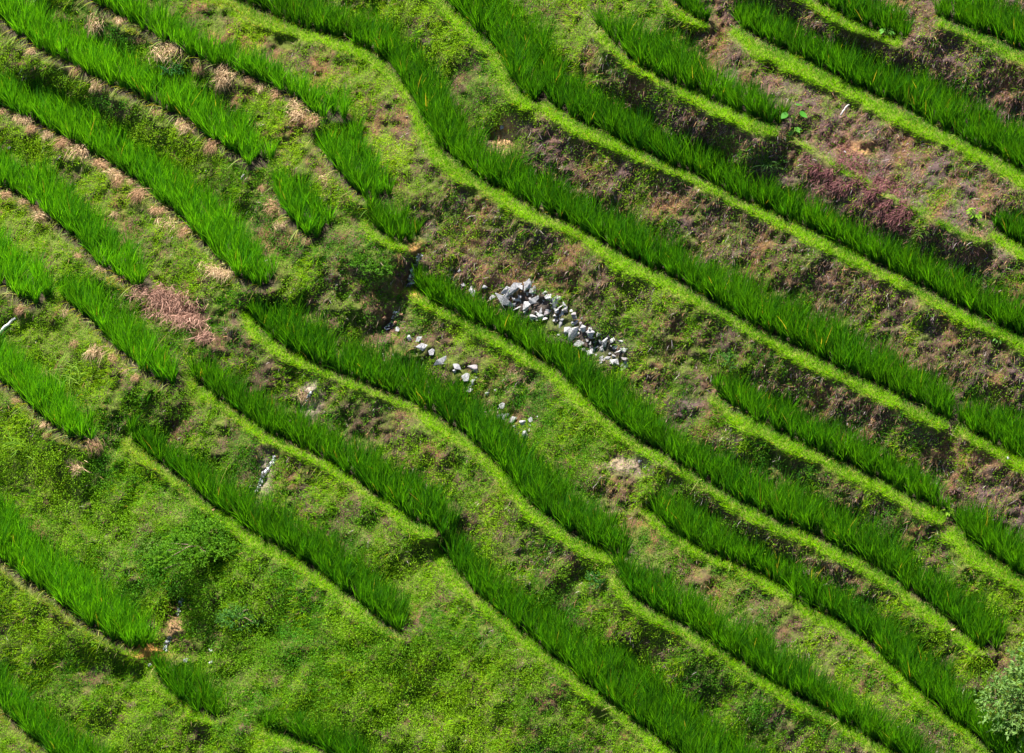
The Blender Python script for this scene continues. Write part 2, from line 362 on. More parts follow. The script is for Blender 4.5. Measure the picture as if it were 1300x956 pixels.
def water_mat():
    m, nt, N, Lk = newmat('running_water')
    tc = N.new('ShaderNodeTexCoord')
    n1 = N.new('ShaderNodeTexNoise'); n1.inputs['Scale'].default_value = 24; n1.inputs['Detail'].default_value = 5
    r1 = ramp(N, [(.46, (.05, .045, .04)), (.56, (.35, .36, .40)), (.66, (.8, .82, .86))])
    bs = N.new('ShaderNodeBsdfPrincipled'); bs.inputs['Roughness'].default_value = .12
    bp = N.new('ShaderNodeBump'); bp.inputs['Strength'].default_value = 1; bp.inputs['Distance'].default_value = .03
    out = N.new('ShaderNodeOutputMaterial')
    Lk.new(tc.outputs['Object'], n1.inputs['Vector']); Lk.new(n1.outputs['Fac'], r1.inputs[0]); Lk.new(r1.outputs[0], bs.inputs['Base Color'])
    Lk.new(n1.outputs['Fac'], bp.inputs['Height']); Lk.new(bp.outputs[0], bs.inputs['Normal']); Lk.new(bs.outputs[0], out.inputs[0])
    return m
MAT_RICE = leaf_mat('rice_leaf', .48, .5, .14, (1.9, 1.5, .3))
MAT_GRASS = leaf_mat('short_grass', .50, .7, .05, (1.55, 1.35, .3))
MAT_WEED = leaf_mat('weed_leaf', .36, .6, .10, (1.5, 1.4, .4))
MAT_DEAD = leaf_mat('dead_stems', .12, .8, .1, (1, .9, .8))
MAT_STRAW = leaf_mat('straw', .15, .75, .15, (1, .9, .7))
MAT_SOIL = soil_mat()
MAT_STONE = stone_mat('pale_stone', (.09, .085, .09), (.24, .235, .245), (.46, .45, .46))
MAT_DARK = stone_mat('dark_stone', (.07, .06, .07), (.16, .14, .15), (.30, .27, .27))
MAT_ORANGE = stone_mat('rusty_stone', (.18, .08, .04), (.38, .20, .11), (.58, .38, .26))
MAT_WOOD = stone_mat('bleached_wood', (.45, .42, .38), (.65, .63, .60), (.80, .79, .77), 16)
MAT_TWIG = stone_mat('grey_wood', (.16, .14, .13), (.32, .30, .29), (.5, .48, .47), 16)
MAT_BARK = stone_mat('shrub_bark', (.05, .035, .02), (.11, .08, .05), (.2, .16, .1), 12)
MAT_WATER = water_mat()

# ------------------------------------------------------------------ mesh builders
def tag(o, label=None, cat=None, group=None, kind=None):
    if label: o['label'] = label
    if cat: o['category'] = cat
    if group: o['group'] = group
    if kind: o['kind'] = kind
    return o
def mesh_obj(name, verts, quads, mat, col=None, parent=None, smooth_=False, link=True):
    verts = np.asarray(verts, np.float32).reshape(-1, 3); quads = np.asarray(quads, np.int32).reshape(-1, 4)
    me = bpy.data.meshes.new(name)
    me.vertices.add(len(verts)); me.vertices.foreach_set('co', verts.ravel())
    me.loops.add(quads.size); me.loops.foreach_set('vertex_index', quads.ravel())
    me.polygons.add(len(quads)); me.polygons.foreach_set('loop_start', np.arange(0, quads.size, 4, dtype=np.int32))
    me.polygons.foreach_set('use_smooth', np.full(len(quads), smooth_))
    me.update(calc_edges=True)
    if col is not None:
        a = me.color_attributes.new('col', 'FLOAT_COLOR', 'POINT')
        c = np.ones((len(verts), 4), np.float32); c[:, :3] = np.asarray(col).reshape(-1, 3); a.data.foreach_set('color', c.ravel())
    me.materials.append(mat)
    o = bpy.data.objects.new(name, me)
    if link: COL.objects.link(o)
    if parent: o.parent = parent
    return o
def unit(a): return a / np.maximum(np.linalg.norm(a, axis=-1), 1e-9)[..., None]

def blades(base, dirv, bend, length, width, col, seg=3, tipf=1.08, rootf=.92):
    """tapered ribbons; all arrays per blade"""
    n = len(base)
    ts = np.linspace(0, 1, seg + 1)
    prof = np.interp(ts, [0, .35, .7, 1], [.65, 1, .75, .08])
    pts = base[:, None] + dirv[:, None] * (length[:, None] * ts)[..., None] + bend[:, None] * (length[:, None] * ts ** 2)[..., None]
    rnd = unit(rng.normal(size=(n, 3)))
    side = unit(np.cross(unit(dirv + .5 * bend), rnd))
    off = side[:, None] * (width[:, None] * prof * .5)[..., None]
    V = np.stack([pts - off, pts + off], 2).reshape(n, -1, 3)
    m = 2 * (seg + 1)
    q = np.array([[2 * i, 2 * i + 1, 2 * i + 3, 2 * i + 2] for i in range(seg)])
    Q = (np.arange(n)[:, None, None] * m + q[None])
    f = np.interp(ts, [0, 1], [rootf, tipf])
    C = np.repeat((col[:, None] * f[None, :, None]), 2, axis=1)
    return V.reshape(-1, 3), Q.reshape(-1, 4), C.reshape(-1, 3)
def leaves(base, dirv, nrm, length, width, col):
    n = len(base)
    side = unit(np.cross(dirv, nrm))
    mid = base + dirv * (length * .5)[:, None] + nrm * (length * .08)[:, None]
    V = np.stack([base, mid + side * (width * .5)[:, None], base + dirv * length[:, None] - nrm * (length * .1)[:, None], mid - side * (width * .5)[:, None]], 1)
    Q = np.arange(n * 4).reshape(n, 4)
    C = np.repeat(col[:, None], 4, axis=1)
    return V.reshape(-1, 3), Q, C.reshape(-1, 3)
def merge(parts):
    Vs, Qs, Cs = [], [], []; o = 0
    for V, Q, C in parts:
        Vs.append(V); Qs.append(Q + o); Cs.append(C); o += len(V)
    return np.vstack(Vs), np.vstack(Qs), np.vstack(Cs)
def mixc(a, b, t): return np.asarray(a) * (1 - t)[:, None] + np.asarray(b) * t[:, None]

# ------------------------------------------------------------------ the hillside itself
def terrain():
    us = np.r_[np.arange(-2400, -400, 200), np.arange(-400, -100, 12), np.arange(-100, 1400, 2.6), np.arange(1400, 1700, 12), np.arange(1700, 3701, 200)]
    vs = np.r_[np.arange(-2400, -360, 200), np.arange(-360, -60, 12), np.arange(-60, 1020, 2.6), np.arange(1020, 1320, 12), np.arange(1320, 3000, 200)]
    U, V = np.meshgrid(us, vs)
    far = (U < US[0]) | (U > US[-1]) | (V < VS[0]) | (V > VS[-1])
    z = np.where(far, plane(U, V), ground(U, V))
    co = at_z(U, V, z)
    r = reg(U, V); sl = bil(SLOPE, U, V); md = bil(MUD, U, V); bm = bil(BERM, U, V)
    n1 = fbm(U, V, 40, 4, 11); n2 = fbm(U, V, 18, 3, 12); n3 = fbm(U + V * .4, V * .5, 26, 4, 13)
    soil = np.array([.062, .042, .024]); orange = np.array([.14, .070, .026]); purp = np.array([.066, .044, .042]); moss = np.array([.060, .090, .010]); mudc = np.array([.040, .032, .020])
    c = np.ones(U.shape + (3,)) * soil
    t = sstep(.45, .75, n1 + (r[..., 2] - .5) * .5)[..., None]; c = c * (1 - t) + purp * t
    t = sstep(.62 - .25 * 1, .78, n3 + (r[..., 3] - .35) * .45)[..., None] * .75; c = c * (1 - t) + orange * t
    t = sstep(.42, .68, n2 + (r[..., 0] - .5) * .5)[..., None] * .85; c = c * (1 - t) + moss * t
    c = c * (1 - bm[..., None]) + np.array([.10, .13, .015]) * bm[..., None]
    c = c * (1 - md[..., None]) + mudc * md[..., None]
    for cu, cv, ru, rv, cc, k in ((1090,188,24,8,(.22,.12,.055),.8),(640,168,13,16,(.50,.29,.15),.9),(530,316,11,7,(.24,.13,.045),.9),(524,371,16,7,(.34,.19,.06),.9),(190,829,18,10,(.42,.22,.06),1),
                                  (222,795,10,24,(.20,.12,.06),.9),(612,352,22,12,(.20,.10,.06),.9),(497,410,16,20,(.10,.06,.04),.9),(393,506,10,18,(.42,.33,.27),.8),(337,603,9,22,(.30,.24,.19),.7),(1240,580,60,8,(.2,.1,.05),.5),
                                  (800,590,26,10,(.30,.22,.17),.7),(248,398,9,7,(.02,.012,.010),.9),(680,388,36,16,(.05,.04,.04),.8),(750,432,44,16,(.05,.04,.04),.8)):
        w = np.clip(1.6 * np.exp(-(((U - cu) / ru) ** 2 + ((V - cv) / rv) ** 2)) * (.55 + .9 * n2), 0, 1)[..., None] * k
        c = c * (1 - w) + np.array(cc) * w
    ny, nx = U.shape
    idx = np.arange(ny * nx).reshape(ny, nx)
    q = np.stack([idx[1:, :-1], idx[1:, 1:], idx[:-1, 1:], idx[:-1, :-1]], -1).reshape(-1, 4)
    o = mesh_obj('hillside', co, q, MAT_SOIL, c, smooth_=True)
    tag(o, 'terraced hillside of soil and mossy earth banks', 'hillside', kind='structure')
terrain()

# ------------------------------------------------------------------ rice
def rice_strip(b):
    F, R = b['Fs'], b['Rs']
    lo = np.maximum(np.minimum(F.min(0), R.min(0)), [-140, -120]); hi = np.minimum(np.maximum(F.max(0), R.max(0)), [1440, 1060])
    gx = np.arange(lo[0], hi[0], 11.5); gy = np.arange(lo[1], hi[1], 8.5)
    X, Y = np.meshgrid(gx, gy); X = X + rng.uniform(-5.5, 5.5, X.shape); Y = Y + rng.uniform(-4, 4, Y.shape)
    m = inpoly(b['poly_rice'], X, Y); X = X[m]; Y = Y[m]
    # a dense front row
    sF = resample(F, max(4, int(np.linalg.norm(np.diff(F, axis=0), axis=1).sum() / 10)))
    ok = (sF[:, 0] > -140) & (sF[:, 0] < 1440) & (sF[:, 1] > -120) & (sF[:, 1] < 1060); sF = sF[ok]
    sF = sF + rng.uniform(-2, 2, sF.shape) - [0, 2]
    X = np.r_[X, sF[:, 0]]; Y = np.r_[Y, sF[:, 1]]
    thin = rng.random(len(X)) > .10 * sstep(.5, .7, fbm(X, Y, 26, 2, 23)) * 1.0 * (np.arange(len(X)) < len(X) - len(sF)); X = X[thin]; Y = Y[thin]
    nh = len(X)
    z = ground(X, Y, False) + rng.uniform(-.01, .01, nh)
    base = at_z(X, Y, z)
    NB = 58
    hid = np.repeat(np.arange(nh), NB); n = len(hid)
    hh = (.40 + .16 * fbm(X, Y, 60, 3, 21)) * b['h'] * rng.uniform(.82, 1.14, nh)
    ends = np.minimum(np.hypot(X - F[0, 0], Y - F[0, 1]), np.hypot(X - F[-1, 0], Y - F[-1, 1])); hh = hh * (.82 + .18 * sstep(4, 26, ends))
    lean = rng.normal(0, .08, (nh, 2))
    az = rng.uniform(0, 2 * np.pi, n); sp = np.abs(rng.normal(0, .17, n)) + .02
    d = np.c_[np.cos(az) * np.sin(sp), np.sin(az) * np.sin(sp), np.cos(sp)]
    d[:, :2] += lean[hid]; d = unit(d)
    ln = hh[hid] * rng.uniform(.5, 1.2, n) * 1.08
    br = base[hid] + np.c_[np.cos(az), np.sin(az), np.zeros(n)] * (rng.uniform(0, .035, n))[:, None]
    bend = np.c_[np.cos(az), np.sin(az), np.zeros(n)] * (rng.uniform(.0, .22, n))[:, None]
    bend[:, 2] -= rng.uniform(0, .16, n)
    w = rng.uniform(.0065, .012, n)
    t = np.clip(fbm(X, Y, 90, 3, 22)[hid] * .5 + rng.uniform(-.25, .5, n) + b['bright'] * .45, 0, 1)
    c = mixc(np.array([.011, .078, .006]) * (1 + 1.0 * b['bright']), np.array([.066, .230, .007]) * (1 + .7 * b['bright']), t) * (rng.uniform(.8, 1.2, n) * rng.uniform(.86, 1.16, nh)[hid])[:, None]
    yel = rng.random(n) < .006
    c[yel] = np.array([.26, .26, .06]) * rng.uniform(.7, 1.2, yel.sum())[:, None]
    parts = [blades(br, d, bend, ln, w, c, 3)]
    # drooping old leaves along the front
    nf = len(sF); k = 7
    if nf:
        fid = np.repeat(np.arange(nf), k); keep = rng.random(len(fid)) < (.35 + 1.3 * b['bright']); fid = fid[keep]
        bs = base[nh - nf:][fid]; n2 = len(fid)
        aa = rng.normal(-2.25, .7, n2)                      # out over the bank
        d2 = unit(np.c_[np.cos(aa) * .7, np.sin(aa) * .7, rng.uniform(.4, .9, n2)])
        b2 = np.c_[np.cos(aa) * .35, np.sin(aa) * .35, -rng.uniform(.5, 1.0, n2)]
        l2 = rng.uniform(.16, .34, n2)
        c2 = mixc((.10, .20, .02), (.34, .32, .10), rng.random(n2) ** 1.6)
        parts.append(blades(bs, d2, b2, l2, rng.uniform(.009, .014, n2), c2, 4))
    V, Q, C = merge(parts)
    o = mesh_obj('rice_strip', V, Q, MAT_RICE, C)
    org = base.mean(0); me = o.data
    me.vertices.foreach_set('co', (V - org).astype(np.float32).ravel()); o.location = org
    tag(o, b['label'], 'rice strip', 'strips of young rice on the terraces')
for k in keys:
    if T[k]['rice']: rice_strip(T[k])

# ------------------------------------------------------------------ bright short grass on the earth banks
def berm_grass():
    N = 2000000
    u = rng.uniform(-60, 1360, N); v = rng.uniform(-50, 1000, N)
    br = bil(blur(berm, 2), u, v)
    edge_n = fbm(u, v, 20, 4, 35) - .5
    keep = rng.random(N) < np.maximum(sstep(.25, .8, br + edge_n * 1.25) * .85, .10 * sstep(.02, .3, br))
    u, v = u[keep], v[keep]
    pos, nr = frame(u, v); n = len(u)
    az = rng.uniform(0, 2 * np.pi, n)
    d = unit(nr * .35 + np.c_[np.cos(az) * .45, np.sin(az) * .45, np.full(n, .8)])
    t1 = fbm(u, v, 50, 4, 31); t3 = fbm(u, v, 14, 3, 32); t2 = rng.random(n)
    out = bil(blur(outer, 3), u, v)
    t = np.clip(out * .55 + (t1 - .5) * .9 + (t3 - .5) * .7 + (t2 - .5) * .5 + .22, 0, 1)  # yellower at the lip, darker green by the rice: partly its shade painted in
    c = mixc((.030, .165, .004), (.215, .455, .004), t) * rng.uniform(.75, 1.2, n)[:, None]
    lf = sstep(430, 220, u + .25 * v)                       # the left banks are duller and drier
    c = mixc(c, mixc((.075, .17, .020), (.20, .27, .045), t), lf * .75)
    dry = (rng.random(n) < (.03 + .10 * lf) * (.4 + 1.2 * t3)); c[dry] = np.array([.36, .27, .10])
    ln = rng.uniform(.035, .09, n) * (.6 + .8 * t3)
    bd = np.c_[np.cos(az), np.sin(az), -np.ones(n) * .3] * rng.uniform(.1, .45, n)[:, None]
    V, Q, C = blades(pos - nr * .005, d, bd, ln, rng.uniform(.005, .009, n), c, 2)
    tag(mesh_obj('bank_grass', V, Q, MAT_GRASS, C), 'bright yellow green grass on the rims of the terraces', 'grass', kind='stuff')
berm_grass()

# ------------------------------------------------------------------ what grows on the steep banks
HEAP = [(200,376,30,10),(222,390,32,14),(236,408,26,7),(266,430,14,8)]
def clear_mask(u, v):                                      # bare spots where nothing grows
    m = np.zeros(len(u))
    for cu, cv, ru, rv in ((1088,188,22,7),(640,168,12,15),(530,317,9,8),(524,370,12,6),(190,829,15,9),(224,776,11,9),(220,800,9,18),(248,398,8,6),(522,345,7,22),(497,408,10,18),
                           (390,508,7,16),(337,603,6,22),(660,380,22,16),(685,388,18,16),(712,408,20,16),(738,424,20,15),(765,440,20,15),(788,452,12,12),(545,445,16,7),(585,472,16,8),(650,530,16,12)):
        m = np.maximum(m, np.exp(-(((u - cu) / ru) ** 2 + ((v - cv) / rv) ** 2)) * 1.7)
    for cu, cv, ru, rv in HEAP: m = np.maximum(m, np.exp(-(((u - cu) / ru) ** 2 + ((v - cv) / rv) ** 2)) * 1.5)
    return np.clip(m, 0, 1)
def weeds():
    # small leafy weeds, in tufts of a few leaves
    N = 560000
    u = rng.uniform(-110, 1410, N); v = rng.uniform(-80, 1030, N)
    s = bil(SLOPE, u, v); r = reg(u, v)
    pat = fbm(u, v, 34, 4, 41) * .6 + fbm(u + v * .45, v * .45, 15, 3, 42) * .4
    p = sstep(.70 - .52 * r[:, 0], .90 - .52 * r[:, 0], pat) * sstep(.3, .7, s) * (1 - clear_mask(u, v))
    p = np.maximum(p * (.35 + .65 * r[:, 0]), .17 * sstep(.3, .7, s) * (1 - clear_mask(u, v)))
    keep = rng.random(N) < p; u, v, r = u[keep], v[keep], r[keep]
    nt = len(u)
    pos, nr = frame(u, v)
    K = 5
    hid = np.repeat(np.arange(nt), K); n = len(hid)
    lush = r[hid, 4]
    tuft = sstep(.38, .72, fbm(u, v, 20, 3, 43))
    rad = (.02 + .05 * tuft[hid]) * (1 + lush)
    hgt = rng.uniform(.0, .09, n) * (.6 + 1.2 * lush) * (.2 + tuft[hid] * 1.9)
    base = pos[hid] + rng.normal(size=(n, 3)) * rad[:, None] * .6 + nr[hid] * hgt[:, None]
    d = unit(rng.normal(size=(n, 3)) * .8 + nr[hid] * .5 + np.array([0, 0, .1]))
    nm = unit(np.cross(d, rng.normal(size=(n, 3))) * .9 + nr[hid] * .6 + np.array([0, 0, .3]))
    ln = rng.uniform(.012, .026, n) * (1 + .35 * lush)
    t = np.clip((fbm(u, v, 60, 3, 44) - .5) * 2.2 + .15 + r[:, 1] * .8, 0, 1)[hid]
    c = mixc((.032, .140, .005), (.225, .390, .006), np.clip(t * .85 + rng.normal(0, .12, n) + (rng.random(nt)[hid] - .5) * .35, 0, 1))
    c = mixc(c, np.array([.055, .200, .008]) * np.ones((n, 3)), lush * .35)
    c *= rng.uniform(.8, 1.15, n)[:, None]
    V, Q, C = leaves(base, d, nm, ln, ln * rng.uniform(.4, .65, n), c)
    tag(mesh_obj('weed_cover', V, Q, MAT_WEED, C), 'small leafy weeds covering the steep terrace banks', 'weeds', kind='stuff')

    # wispy grass on the banks
    N = 800000
    u = rng.uniform(-110, 1410, N); v = rng.uniform(-80, 1030, N)
    s = bil(SLOPE, u, v); r = reg(u, v)
    pat = fbm(u + v * .4, v * .6, 26, 4, 51)
    gk = np.maximum(r[:, 1] * r[:, 0] * 1.3, r[:, 4] * .85); p = sstep(.62 - .36 * gk, .84 - .36 * gk, pat) * sstep(.2, .6, s) * (1 - clear_mask(u, v))
    keep = rng.random(N) < p; u, v, r = u[keep], v[keep], r[keep]; n = len(u)
    pos, nr = frame(u, v)
    az = rng.uniform(0, 2 * np.pi, n)
    d = unit(nr * .6 + np.c_[np.cos(az) * .5, np.sin(az) * .5, np.full(n, .4)])
    bd = np.c_[np.cos(az) * .3, np.sin(az) * .3, -np.ones(n) * .6] * rng.uniform(.4, 1, n)[:, None]
    c = mixc((.050, .21, .005), (.29, .48, .008), np.clip(r[:, 1] * .7 + (fbm(u, v, 40, 3, 54) - .5) * 1.4 + .1 + rng.normal(0, .2, n), 0, 1)) * rng.uniform(.7, 1.2, n)[:, None]
    tan = rng.random(n) < .03 + .12 * r[:, 2]; c[tan] = np.array([.38, .28, .13]) * rng.uniform(.7, 1.2, tan.sum())[:, None]
    V, Q, C = blades(pos, d, bd, rng.uniform(.04, .11, n) * (1 + 1.1 * r[:, 4] * fbm(u, v, 30, 3, 55)), rng.uniform(.005, .008, n), c, 2)
    tag(mesh_obj('bank_wild_grass', V, Q, MAT_GRASS, C), 'wispy yellow green grass on the banks', 'grass', kind='stuff')

    # dead stems lying down the slope
    N = 750000
    u = rng.uniform(-110, 1410, N); v = rng.uniform(-80, 1030, N)
    s = bil(SLOPE, u, v); r = reg(u, v)
    pat = fbm(u + v * .5, v * .5, 30, 4, 61)
    p = sstep(.70 - .5 * r[:, 2], .90 - .5 * r[:, 2], pat) * sstep(.4, .8, s) * (1 - clear_mask(u, v))
    p = np.maximum(p, (.05 + .45 * r[:, 2]) * sstep(.4, .8, s)) * (1 - .8 * clear_mask(u, v))
    keep = rng.random(N) < p; u, v, r = u[keep], v[keep], r[keep]; n = len(u)
    pos, nr = frame(u, v)
    down = np.array([-.5, -.6, -.6]); dn = unit(down - nr * (nr @ down)[:, None])
    d = unit(dn * rng.normal(.5, .6, n)[:, None] + nr * rng.uniform(.15, .6, n)[:, None] + rng.normal(size=(n, 3)) * .45)
    bd = rng.normal(size=(n, 3)) * .2 + np.array([0, 0, -.4])
    c = mixc((.060, .040, .028), (.23, .17, .125), rng.random(n) ** 1.6)
    pz = rng.random(n) < sstep(.4, .85, r[:, 2]) * .85; c[pz] = mixc((.078, .038, .038), (.225, .130, .122), rng.random(pz.sum()) ** 1.6)
    w = rng.random(n) < .25; c[w] = mixc((.16, .085, .03), (.36, .22, .10), rng.random(w.sum()))
    pal = rng.random(n) < .06; c[pal] = np.array([.32, .27, .26])
    V, Q, C = blades(pos, d, bd, rng.uniform(.03, .10, n), rng.uniform(.005, .009, n), c, 2, 1.1, .9)
    tag(mesh_obj('dead_grass', V, Q, MAT_DEAD, C), 'dry purple brown dead stems on the right hand banks', 'dead grass', kind='stuff')
weeds()

def patch_stems(name, label, cat, u, v, cols, ln, wd, mat, up=.5, n=None, kind='stuff'):
    pos, nr = frame(u, v); n = len(u)
    az = rng.uniform(0, 2 * np.pi, n)
    d = unit(nr * up + np.c_[np.cos(az) * .6, np.sin(az) * .6, np.full(n, .3)])
    bd = np.c_[np.cos(az) * .3, np.sin(az) * .3, -np.ones(n) * .7] * rng.uniform(.3, 1, n)[:, None]
    c = mixc(cols[0], cols[1], rng.random(n)) * rng.uniform(.7, 1.25, n)[:, None]
    V, Q, C = blades(pos, d, bd, rng.uniform(*ln, n), rng.uniform(*wd, n), c, 3, 1.1, .8)
    return tag(mesh_obj(name, V, Q, mat, C), label, cat, kind=kind)
# reddish weeds below the bare soil
def along(pts, n, sv):
    pl = resample(np.array(pts, float), n); return pl[:, 0] + rng.normal(0, 5, n), pl[:, 1] + rng.normal(0, sv, n)
u, v = along([(1030,202),(1060,214),(1085,228),(1110,242),(1135,262),(1155,276)], 10000, 17)
k_ = fbm(u, v, 16, 3, 77) > .42; u, v = u[k_], v[k_]
patch_stems('red_weed_patch', 'dull red weeds below the bare orange soil', 'weeds', u, v, ((.09, .036, .038), (.23, .10, .098)), (.05, .12), (.005, .010), MAT_DEAD)

# ------------------------------------------------------------------ straw
def straw_proto(name, n, L, fan, seed, lumps=1):
    r = np.random.default_rng(seed)
    # a handful of cut straw thrown over a low hump: local -y is down the slope
    a = r.normal(0, fan, n)
    k = r.integers(0, lumps, n); ox = (k - (lumps - 1) / 2) * .16
    base = np.c_[ox + r.normal(0, .055, n), r.normal(.03, .045, n), r.uniform(.01, .09, n)]
    d = unit(np.c_[np.sin(a), -np.cos(a) * .8, r.uniform(.1, .7, n)])
    bd = np.c_[np.sin(a) * .25, -np.cos(a) * .35, -r.uniform(.7, 1.2, n)]
    back = r.random(n) < .22; d[back, 1] *= -1; bd[back, 1] *= -1
    c = mixc((.24, .15, .08), (.66, .48, .29), r.random(n)) * r.uniform(.7, 1.2, n)[:, None]
    return blades(base, d, bd, r.uniform(.35, 1.0, n) * L * .68, r.uniform(.004, .007, n), c, 4, 1.05, .95)
PROTO = []
for i, (n, L, f, lm) in enumerate(((300, .22, .55, 1), (380, .20, .8, 2), (260, .21, .45, 1))):
    V, Q, C = straw_proto('straw_clump', n, L, f, 100 + i, lm)
    PROTO.append(mesh_obj('straw_clump', V, Q, MAT_STRAW, C, link=False))
    V, Q, C = straw_proto('straw_clump', n, L, f, 200 + i, lm)
    PROTO.append(mesh_obj('straw_clump', V, Q, MAT_STRAW, C * np.array([.80, .70, .66]), link=False))
ORD = ['first', 'second', 'third', 'fourth', 'fifth', 'sixth', 'seventh', 'eighth', 'ninth', 'tenth', 'eleventh', 'twelfth', 'thirteenth', 'fourteenth', 'fifteenth', 'sixteenth']
def put(o, u, v, sc, rz, tilt=True, lift=0.0, sq=(1, 1, 1)):
    p, n = frame(np.array([float(u)]), np.array([float(v)]), 7.0)
    p, n = p[0], n[0]
    up = Vector(n).lerp(Vector((0, 0, 1)), .5).normalized() if tilt else Vector((0, 0, 1))
    q = up.to_track_quat('Z', 'Y').to_matrix().to_4x4()
    # keep local -y pointing down the slope
    dn = Vector((n[0], n[1], 0)); dn = (dn - up * dn.dot(up)).normalized()
    x = (-dn).cross(up) ; yv = -dn
    M3 = Matrix((x, yv, up)).transposed().to_4x4()
    M4 = Matrix.Translation(Vector(p) + up * lift) @ M3 @ Matrix.Rotation(rz, 4, 'Z') @ Matrix.Diagonal((sc * sq[0], sc * sq[1], sc * sq[2], 1))
    o.matrix_world = M4
def clump_row(where, pts, how='tan'):
    for i, (u, v, s) in enumerate(pts):
        pr = PROTO[(i * 5 + len(pts)) % len(PROTO)]
        o = pr.copy(); o.name = 'straw_clump'; COL.objects.link(o)
        put(o, u, v - 3, s / 17 * rng.uniform(.9, 1.1), rng.normal(0, .35), sq=(1, 1, 1.0))
        tag(o, f'{ORD[i]} straw clump from the upper left {where}', 'straw clump', 'straw clumps on the banks')
clump_row('above the top left corner rice strip',
    [(122,35,21),(139,56,12),(152,31,13),(174,51,14),(215,70,23),(252,90,13),(284,104,20),(316,108,11),(332,117,12),(350,125,12),(375,146,20),(397,159,15)])
clump_row('below the top left corner rice strip', [(39,70,11),(95,95,11),(123,114,13),(200,147,9),(233,165,15),(269,191,15)])
clump_row('above the strip near the dark stone',
    [(3,146,9),(29,157,14),(39,168,11),(60,176,11),(81,187,17),(100,197,21),(128,213,15),(145,225,12),(150,235,13),(166,236,10),(176,252,19),(145,277,9),(201,272,11),(213,288,17),(234,300,14)])
clump_row('below the strip ending over the pink heap', [(8,252,12),(30,261,11),(44,268,8),(52,279,15),(100,330,8),(130,346,9),(152,358,11)])
clump_row('above the strip under the white pole', [(25,398,10),(81,402,9),(95,441,10),(122,454,22),(144,459,10),(159,473,12),(172,484,9)])
clump_row('below the strip under the white pole', [(20,513,9),(56,544,10),(61,557,9),(98,593,17),(120,571,15)])
clump_row('around the short steep strips', [(333,243,10),(416,233,18),(345,269,14),(357,290,10),(389,310,9)])
for (u, v, s), lb in (((266,345,19), 'tall golden straw clump just above the pink straw heap'), ((281,352,15), 'small golden straw clump right of the tall one above the pink heap'),
                      ((392,508,15), 'pale dry straw clump left of centre, beside a white trickle'), ((330,606,11), 'pale dry straw clump beside the lower left white trickle')):
    o = PROTO[2].copy(); o.name = 'straw_clump'; COL.objects.link(o); put(o, u, v - 3, s / 17, .2); tag(o, lb, 'straw clump', 'straw clumps on the banks')
def straw_heap():
    us, vs = [], []
    for cu, cv, ru, rv in HEAP:
        n = int(ru * rv * 6); us.append(rng.normal(cu, ru * .5, n)); vs.append(rng.normal(cv, rv * .5, n))
    u = np.concatenate(us); v = np.concatenate(vs); n = len(u); gp = fbm(u, v, 12, 3, 78) > .40; u, v = u[gp], v[gp]
    hole = np.exp(-(((u - 249) / 9) ** 2 + ((v - 396) / 7) ** 2)) > .45
    u, v = u[~hole], v[~hole]; n = len(u)
    pos, nr = frame(u, v)
    pos = pos + nr * (rng.uniform(0, .10, n) + .08 * fbm(u, v, 16, 2, 71))[:, None]
    az = rng.uniform(0, 2 * np.pi, n)
    d = unit(np.c_[np.cos(az), np.sin(az), rng.uniform(-.3, .5, n)] + np.array([-.3, -.4, -.3]))
    bd = np.c_[rng.normal(0, .2, (n, 2)), -rng.uniform(.1, .5, n)]
    c = mixc((.13, .065, .045), (.46, .27, .20), rng.random(n)) * rng.uniform(.7, 1.15, n)[:, None]
    V, Q, C = blades(pos, d, bd, rng.uniform(.06, .15, n), rng.uniform(.005, .008, n), c, 3, 1, 1)
    tag(mesh_obj('straw_heap', V, Q, MAT_STRAW, C), 'big heap of pinkish cut straw at the left, around a dark hole', 'straw heap')
straw_heap()

# ------------------------------------------------------------------ stones
def stone_mesh(seed, mat, flat=.6, long=1.0):
    r = random.Random(seed); bm = bmesh.new()
    for _ in range(10):
        v = Vector((r.gauss(0, 1), r.gauss(0, 1), r.gauss(0, 1))).normalized() * r.uniform(.65, 1.2)
        bm.verts.new((v.x * .5 * long, v.y * .42, v.z * .5 * flat))
    res = bmesh.ops.convex_hull(bm, input=bm.verts)
    loose = [v for v in bm.verts if not v.link_faces]
    bmesh.ops.delete(bm, geom=loose, context='VERTS')
    bmesh.ops.bevel(bm, geom=bm.edges[:], offset=.025, segments=1, affect='EDGES')
    me = bpy.data.meshes.new('stone'); bm.to_mesh(me); bm.free(); me.materials.append(mat)
    return me
ST = [stone_mesh(i, MAT_STONE, .62, random.uniform(1, 1.35)) for i in range(9)]
SLAB = [stone_mesh(40 + i, MAT_STONE, .30, 1.7) for i in range(4)]
STD = [stone_mesh(60 + i, MAT_DARK, .7, 1.1) for i in range(3)]
STO = [stone_mesh(80 + i, MAT_ORANGE, .6, 1.2) for i in range(3)]
SLO = [stone_mesh(90 + i, MAT_ORANGE, .22, 1.6) for i in range(2)]
def stone(me, u, v, px, label, group=None, rot=None, lift=.25, sq=(1, 1, 1)):
    o = bpy.data.objects.new('stone', me); COL.objects.link(o)
    s = px * SC
    p, n = frame(np.array([float(u)]), np.array([float(v)]), 5.0)
    if rot is None: rot = (random.uniform(-.7, .7), random.uniform(-.7, .7), random.uniform(0, 6.28))
    o.location = Vector(p[0]) + Vector(n[0]) * s * lift; o.rotation_euler = rot; o.scale = (s * sq[0], s * sq[1], s * sq[2])
    tag(o, label, 'stone', group)
    return o
